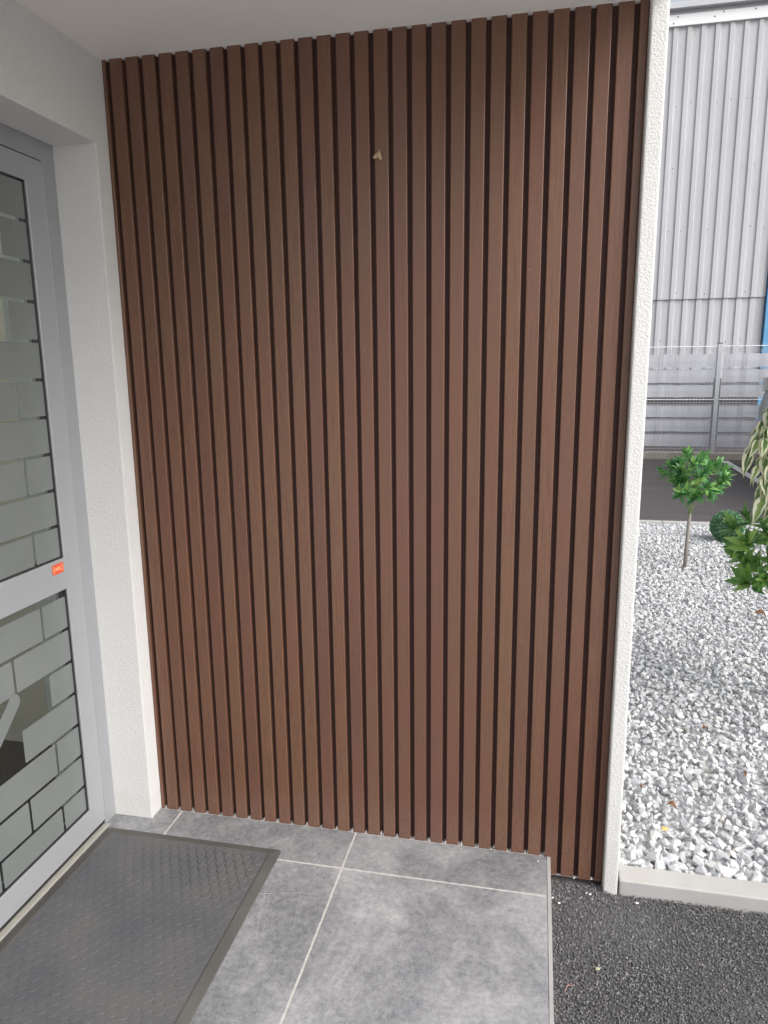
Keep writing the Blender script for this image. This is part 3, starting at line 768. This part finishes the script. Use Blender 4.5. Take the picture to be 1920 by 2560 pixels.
def box_ball():
    c = np.array((2.795, 4.42, .102)); R = .131; r = np.random.default_rng(8); root = thing('boxwood_ball', 'round clipped boxwood ball sitting on the white gravel near the far kerb', 'topiary ball', tuple(c-[0, 0, R]))
    bm = bmesh.new(); bmesh.ops.create_icosphere(bm, subdivisions=3, radius=R*.88, matrix=Matrix.Translation(Vector(c))); part('core', bm, M_core, root, True)
    n = 5200; Vs, Fs = [], []; off = 0; v0, f0 = leaf_template(.015, .012, .35, .1, 2)
    for i in range(n):
        z = 1-2*(i+.5)/n; a = i*2.39996; rr = math.sqrt(1-z*z); d = np.array([rr*math.cos(a), rr*math.sin(a), z])
        dd = d+r.normal(0, .75, 3); B = basis(dd, d+r.normal(0, .3, 3), r.uniform(-1, 1)); Vs.append((v0*r.uniform(.7, 1.3))@B.T+c+d*R*r.uniform(.86, .99)); Fs.append(f0+off); off += len(v0)
    o = npmesh('foliage', np.vstack(Vs), np.vstack(Fs), M_box, root); o.matrix_parent_inverse = Matrix.Translation(-Vector(root.location))
box_ball()
def ficus():
    """variegated weeping fig: green leaf centres with irregular cream margins"""
    base = (2.42, 1.02, -.03); root = thing('variegated_ficus', 'artificial weeping fig with cream-edged green leaves hanging in from the right edge', 'artificial tree', base)
    r = np.random.default_rng(33)
    def tmpl(L, W, curl):
        n = 8; V = []; F = []; MI = []
        for i in range(n+1):
            t = i/n; w = W*.5*(math.sin(math.pi*t**.75))**.8*(1-.35*t) if 0 < t < 1 else 0; y = L*t+(.12*L if i == n else 0); z = -curl*L*t*t
            k = (.56+.22*r.uniform(-1, 1)) if .1 < t < .88 else .1
            k2 = (.52+.25*r.uniform(-1, 1)) if .1 < t < .88 else .1
            wav = .03*W*math.sin(i*2.1)
            V += [(-w, y, z+.3*w+wav), (-w*k, y, z+.3*w*k), (0, y, z), (w*k2, y, z+.3*w*k2), (w, y, z+.3*w-wav)]
        for i in range(n):
            a = i*5
            for k in range(4):
                F += [(a+k, a+k+1, a+k+6), (a+k, a+k+6, a+k+5)]; MI += [0 if k in (1, 2) else 1]*2
        return np.array(V), np.array(F), np.array(MI)
    tm = [tmpl(.088*s, .043*s, c) for s, c in ((1, .25), (1.1, .4), (.85, .15), (.95, .5), (1.05, .1), (.75, .3))]
    Vs, Fs, Ms = [], [], []; off = 0; bm = bmesh.new()
    trunk_top = np.array((2.42, 1.02, .95))
    sprays = []
    # hanging sprays: start high inside the crown, arch outwards and down
    tips = [(1.945, .98, 1.075), (1.962, 1.02, 1.10), (1.985, 1.00, 1.02), (2.00, .96, .985), (2.03, 1.04, .95), (1.998, 1.03, 1.19), (2.035, .97, 1.225), (2.05, 1.0, .885), (2.015, .99, .90), (2.085, .96, .87),
            (2.04, 1.02, 1.10), (2.05, .96, 1.03), (2.07, 1.05, 1.16), (2.09, .98, 1.00), (1.985, .95, 1.13)]
    for k in range(64):
        a = r.uniform(0, 2*math.pi); rr = r.uniform(.12, .40); tips.append((2.44+rr*math.cos(a), 1.02+rr*math.sin(a), r.uniform(.78, 1.36)))
    for ti, tip in enumerate(tips):
        tip = np.array(tip)+(np.array((.052, 0, .045)) if ti < 15 else np.array((.03, 0, .07))); d = tip-np.array((2.44, 1.02, tip[2])); hd = np.linalg.norm(d[:2])+1e-6; d /= hd
        start = np.array((2.42, 1.02, 0))+d*hd*.35*np.array((1, 1, 0)); start[2] = tip[2]+.13+.1*r.random()
        prev = None; n = 8
        for i in range(n+1):
            t = i/n; p = start*(1-t)+tip*t+np.array((0, 0, .07))*4*t*(1-t)*.6; p[:2] += d[:2]*hd*.06*math.sin(math.pi*t)
            if prev is not None:
                tube(bm, prev, p, .0016, .0012, n=4, cap=False)
                tg = (p-prev)/np.linalg.norm(p-prev); side = np.cross(tg, [0, 0, 1.0]); side /= np.linalg.norm(side)+1e-9
                for sgn in ((1, -1) if i < n else (1, -1, 0)):
                    if r.random() < .12: continue
                    dd = tg*.75+side*sgn*.7+np.array((0, 0, -.28+r.normal(0, .25))); dd += r.normal(0, .15, 3)
                    nrm = np.array((0, 0, .55))+np.array((-.55, -.75, .2))*1.0+r.normal(0, .25, 3)   # leaf faces outward/up
                    nrm = np.array((0, 0, .7))+np.array((d[0]*.35, d[1]*.4-.55, 0))+r.normal(0, .25, 3)
                    B = basis(dd, nrm, r.normal(0, .3)); v, f, m = tm[r.integers(0, 6)]; sc = r.uniform(.75, 1.1)
                    Vs.append((v*sc)@B.T+p); Fs.append(f+off); Ms.append(m); off += len(v)
            prev = p
        bez(bm, Vector(trunk_top-[0, 0, .2*random.random()]), Vector(start), (0, 0, .03), .003, .0018)
    part('branches', bm, M_branch, root)
    o = npmesh('foliage', np.vstack(Vs), np.vstack(Fs), [M_fgreen, M_fcream], root, mi=np.concatenate(Ms)); o.matrix_parent_inverse = Matrix.Translation(-Vector(base))
    bm = bmesh.new(); tube(bm, base, trunk_top, .014, .010, n=12); part('trunk', bm, M_branch, root, True)
ficus()
# ------------------------------------------------------------------ small things
def moth():
    """pale moth resting on a slat: two triangular forewings over a small body"""
    root = thing('moth', 'pale beige moth with spread triangular wings resting on one brown slat', 'moth', (.776, 0, 1.99))
    mw = plain('moth_wing', (.66, .53, .34), .8, var=.25, scale=260)
    def wing(pts, y, name='wing'):
        bm = bmesh.new(); c = Vector((.776, y-.0022, 1.990))
        vs = [bm.verts.new((x, y, z)) for x, z in pts]; cv = bm.verts.new(c)
        for i in range(len(vs)): bm.faces.new((vs[i], vs[(i+1) % len(vs)], cv))
        bmesh.ops.solidify(bm, geom=bm.faces[:], thickness=.0006); part(name, bm, mw, root)
    wing([(.7795, 2.0005), (.7735, 1.9975), (.7665, 1.9925), (.7625, 1.9875), (.7645, 1.9845), (.7710, 1.9835), (.7765, 1.9855)], -.0035)
    wing([(.7800, 2.0010), (.7830, 1.9960), (.7858, 1.9885), (.7868, 1.9820), (.7850, 1.9785), (.7805, 1.9805), (.7760, 1.9860)], -.0045)
    bm = bmesh.new(); tube(bm, (.7802, -.0035, 2.0022), (.7760, -.0035, 1.9850), .0014, .0009, n=8); part('body', bm, mw, root)
    bm = bmesh.new(); tube(bm, (.7802, -.0030, 2.0022), (.7835, -.0030, 2.0050), .0003, n=4); tube(bm, (.7802, -.0030, 2.0022), (.7790, -.0030, 2.0060), .0003, n=4); part('antennae', bm, mw, root)
moth()
pv = rocks(4, 12, 77, .8)
def pebble(x, y, z, s, label, mat=M_white, name='pebble', cat='pebble', group=None, i=0):
    v, f = pv[i % 4]; o = npmesh(name, v*s, f, mat); o.location = (x, y, z+s*.6); tag(o, label, cat, group)
G1 = 'white stone chips lying on the asphalt'
pebble(1.2445, -.031, 0, .0036, 'tiny white stone chip on the grey tile near the outer corner of the porch')
pebble(1.287, -.089, GZ, .005, 'white chip against the edge trim of the tiled porch', group=G1, i=1)
pebble(1.306, -.105, GZ, .0042, 'white chip on the asphalt just right of the porch trim, nearer the camera', group=G1, i=2)
pebble(1.395, -.053, GZ, .0055, 'white chip right of a smaller one, at the foot of the last slats', group=G1, i=3)
pebble(1.3845, -.050, GZ, .0040, 'smaller white chip just left of a larger one at the foot of the last slats', group=G1, i=1)
pebble(1.525, -.062, GZ, .005, 'white chip on the asphalt in front of the kerb by the pillar', group=G1, i=2)
pebble(1.396, -.325, GZ, .007, 'pale yellowish stone chip alone in the middle of the asphalt', plain('yellowish_stone', (.62, .60, .42), .7), i=0)
pebble(1.400, .008, GZ+.004, .0085, 'white stone lodged in the last groove of the slats at the bottom', i=3)
pebble(1.352, .006, GZ+.002, .0055, 'small stone lodged under the slats just right of the porch', i=1)
ochre = plain('ochre_stone', (.66, .42, .14), .6, var=.25, scale=120); rust = plain('dry_brown_leaf', (.33, .16, .07), .7, var=.35, scale=150)
pebble(1.640, .215, -.012, .0125, 'ochre yellow stone among the white gravel near the kerb', ochre, 'coloured_stone', 'stone', i=2)
pebble(1.600, .455, -.012, .008, 'small rusty brown stone among the white gravel beside the pillar', rust, 'coloured_stone', 'stone', i=1)
def dry_leaf(x, y, z, s, label, rot):
    r = random.Random(int(x*1000)); bm = bmesh.new(); n = 7; A = []
    for i in range(n+1):
        t = i/n; w_ = s*.32*math.sin(math.pi*t)**.8; zz = .35*s*math.sin(t*3)+r.uniform(-.06, .06)*s
        A.append([bm.verts.new((-w_, s*(t-.5), zz+.4*w_)), bm.verts.new((0, s*(t-.5), zz)), bm.verts.new((w_, s*(t-.5), zz+.7*w_))])
    for a, b in zip(A[:-1], A[1:]):
        bm.faces.new((a[0], a[1], b[1], b[0])); bm.faces.new((a[1], a[2], b[2], b[1]))
    bmesh.ops.solidify(bm, geom=bm.faces[:], thickness=.0005)
    o = obj('dry_leaf', bm, rust); o.location = (x, y, z); o.rotation_euler = (.2, .1, rot); tag(o, label, 'leaf')
dry_leaf(1.676, .32, .004, .036, 'curled orange-brown dry leaf on the white gravel near the kerb', 1.3)
dry_leaf(1.965, .58, .003, .022, 'small dark dry leaf on the white gravel at the right', .4)
dry_leaf(2.50, 2.36, .006, .075, 'long brown dry leaf on the gravel at the right edge below the laurel', 1.5)
dry_leaf(1.90, .90, .003, .030, 'grey-brown dry leaf on the gravel at the right edge, midway down', 2.2)
bm = bmesh.new(); tube(bm, (1.312, -.412, GZ+.004), (1.318, -.394, GZ+.006), .0012, .0009, n=5); tube(bm, (1.318, -.394, GZ+.006), (1.336, -.389, GZ+.005), .0008, .0004, n=5); tube(bm, (1.318, -.394, GZ+.006), (1.330, -.383, GZ+.006), .0008, .0004, n=5)
tag(obj('twig', bm, plain('pinkish_twig', (.38, .22, .18), .7)), 'tiny forked reddish twig on the asphalt beside the porch edge', 'twig')
bpy.context.view_layer.update()
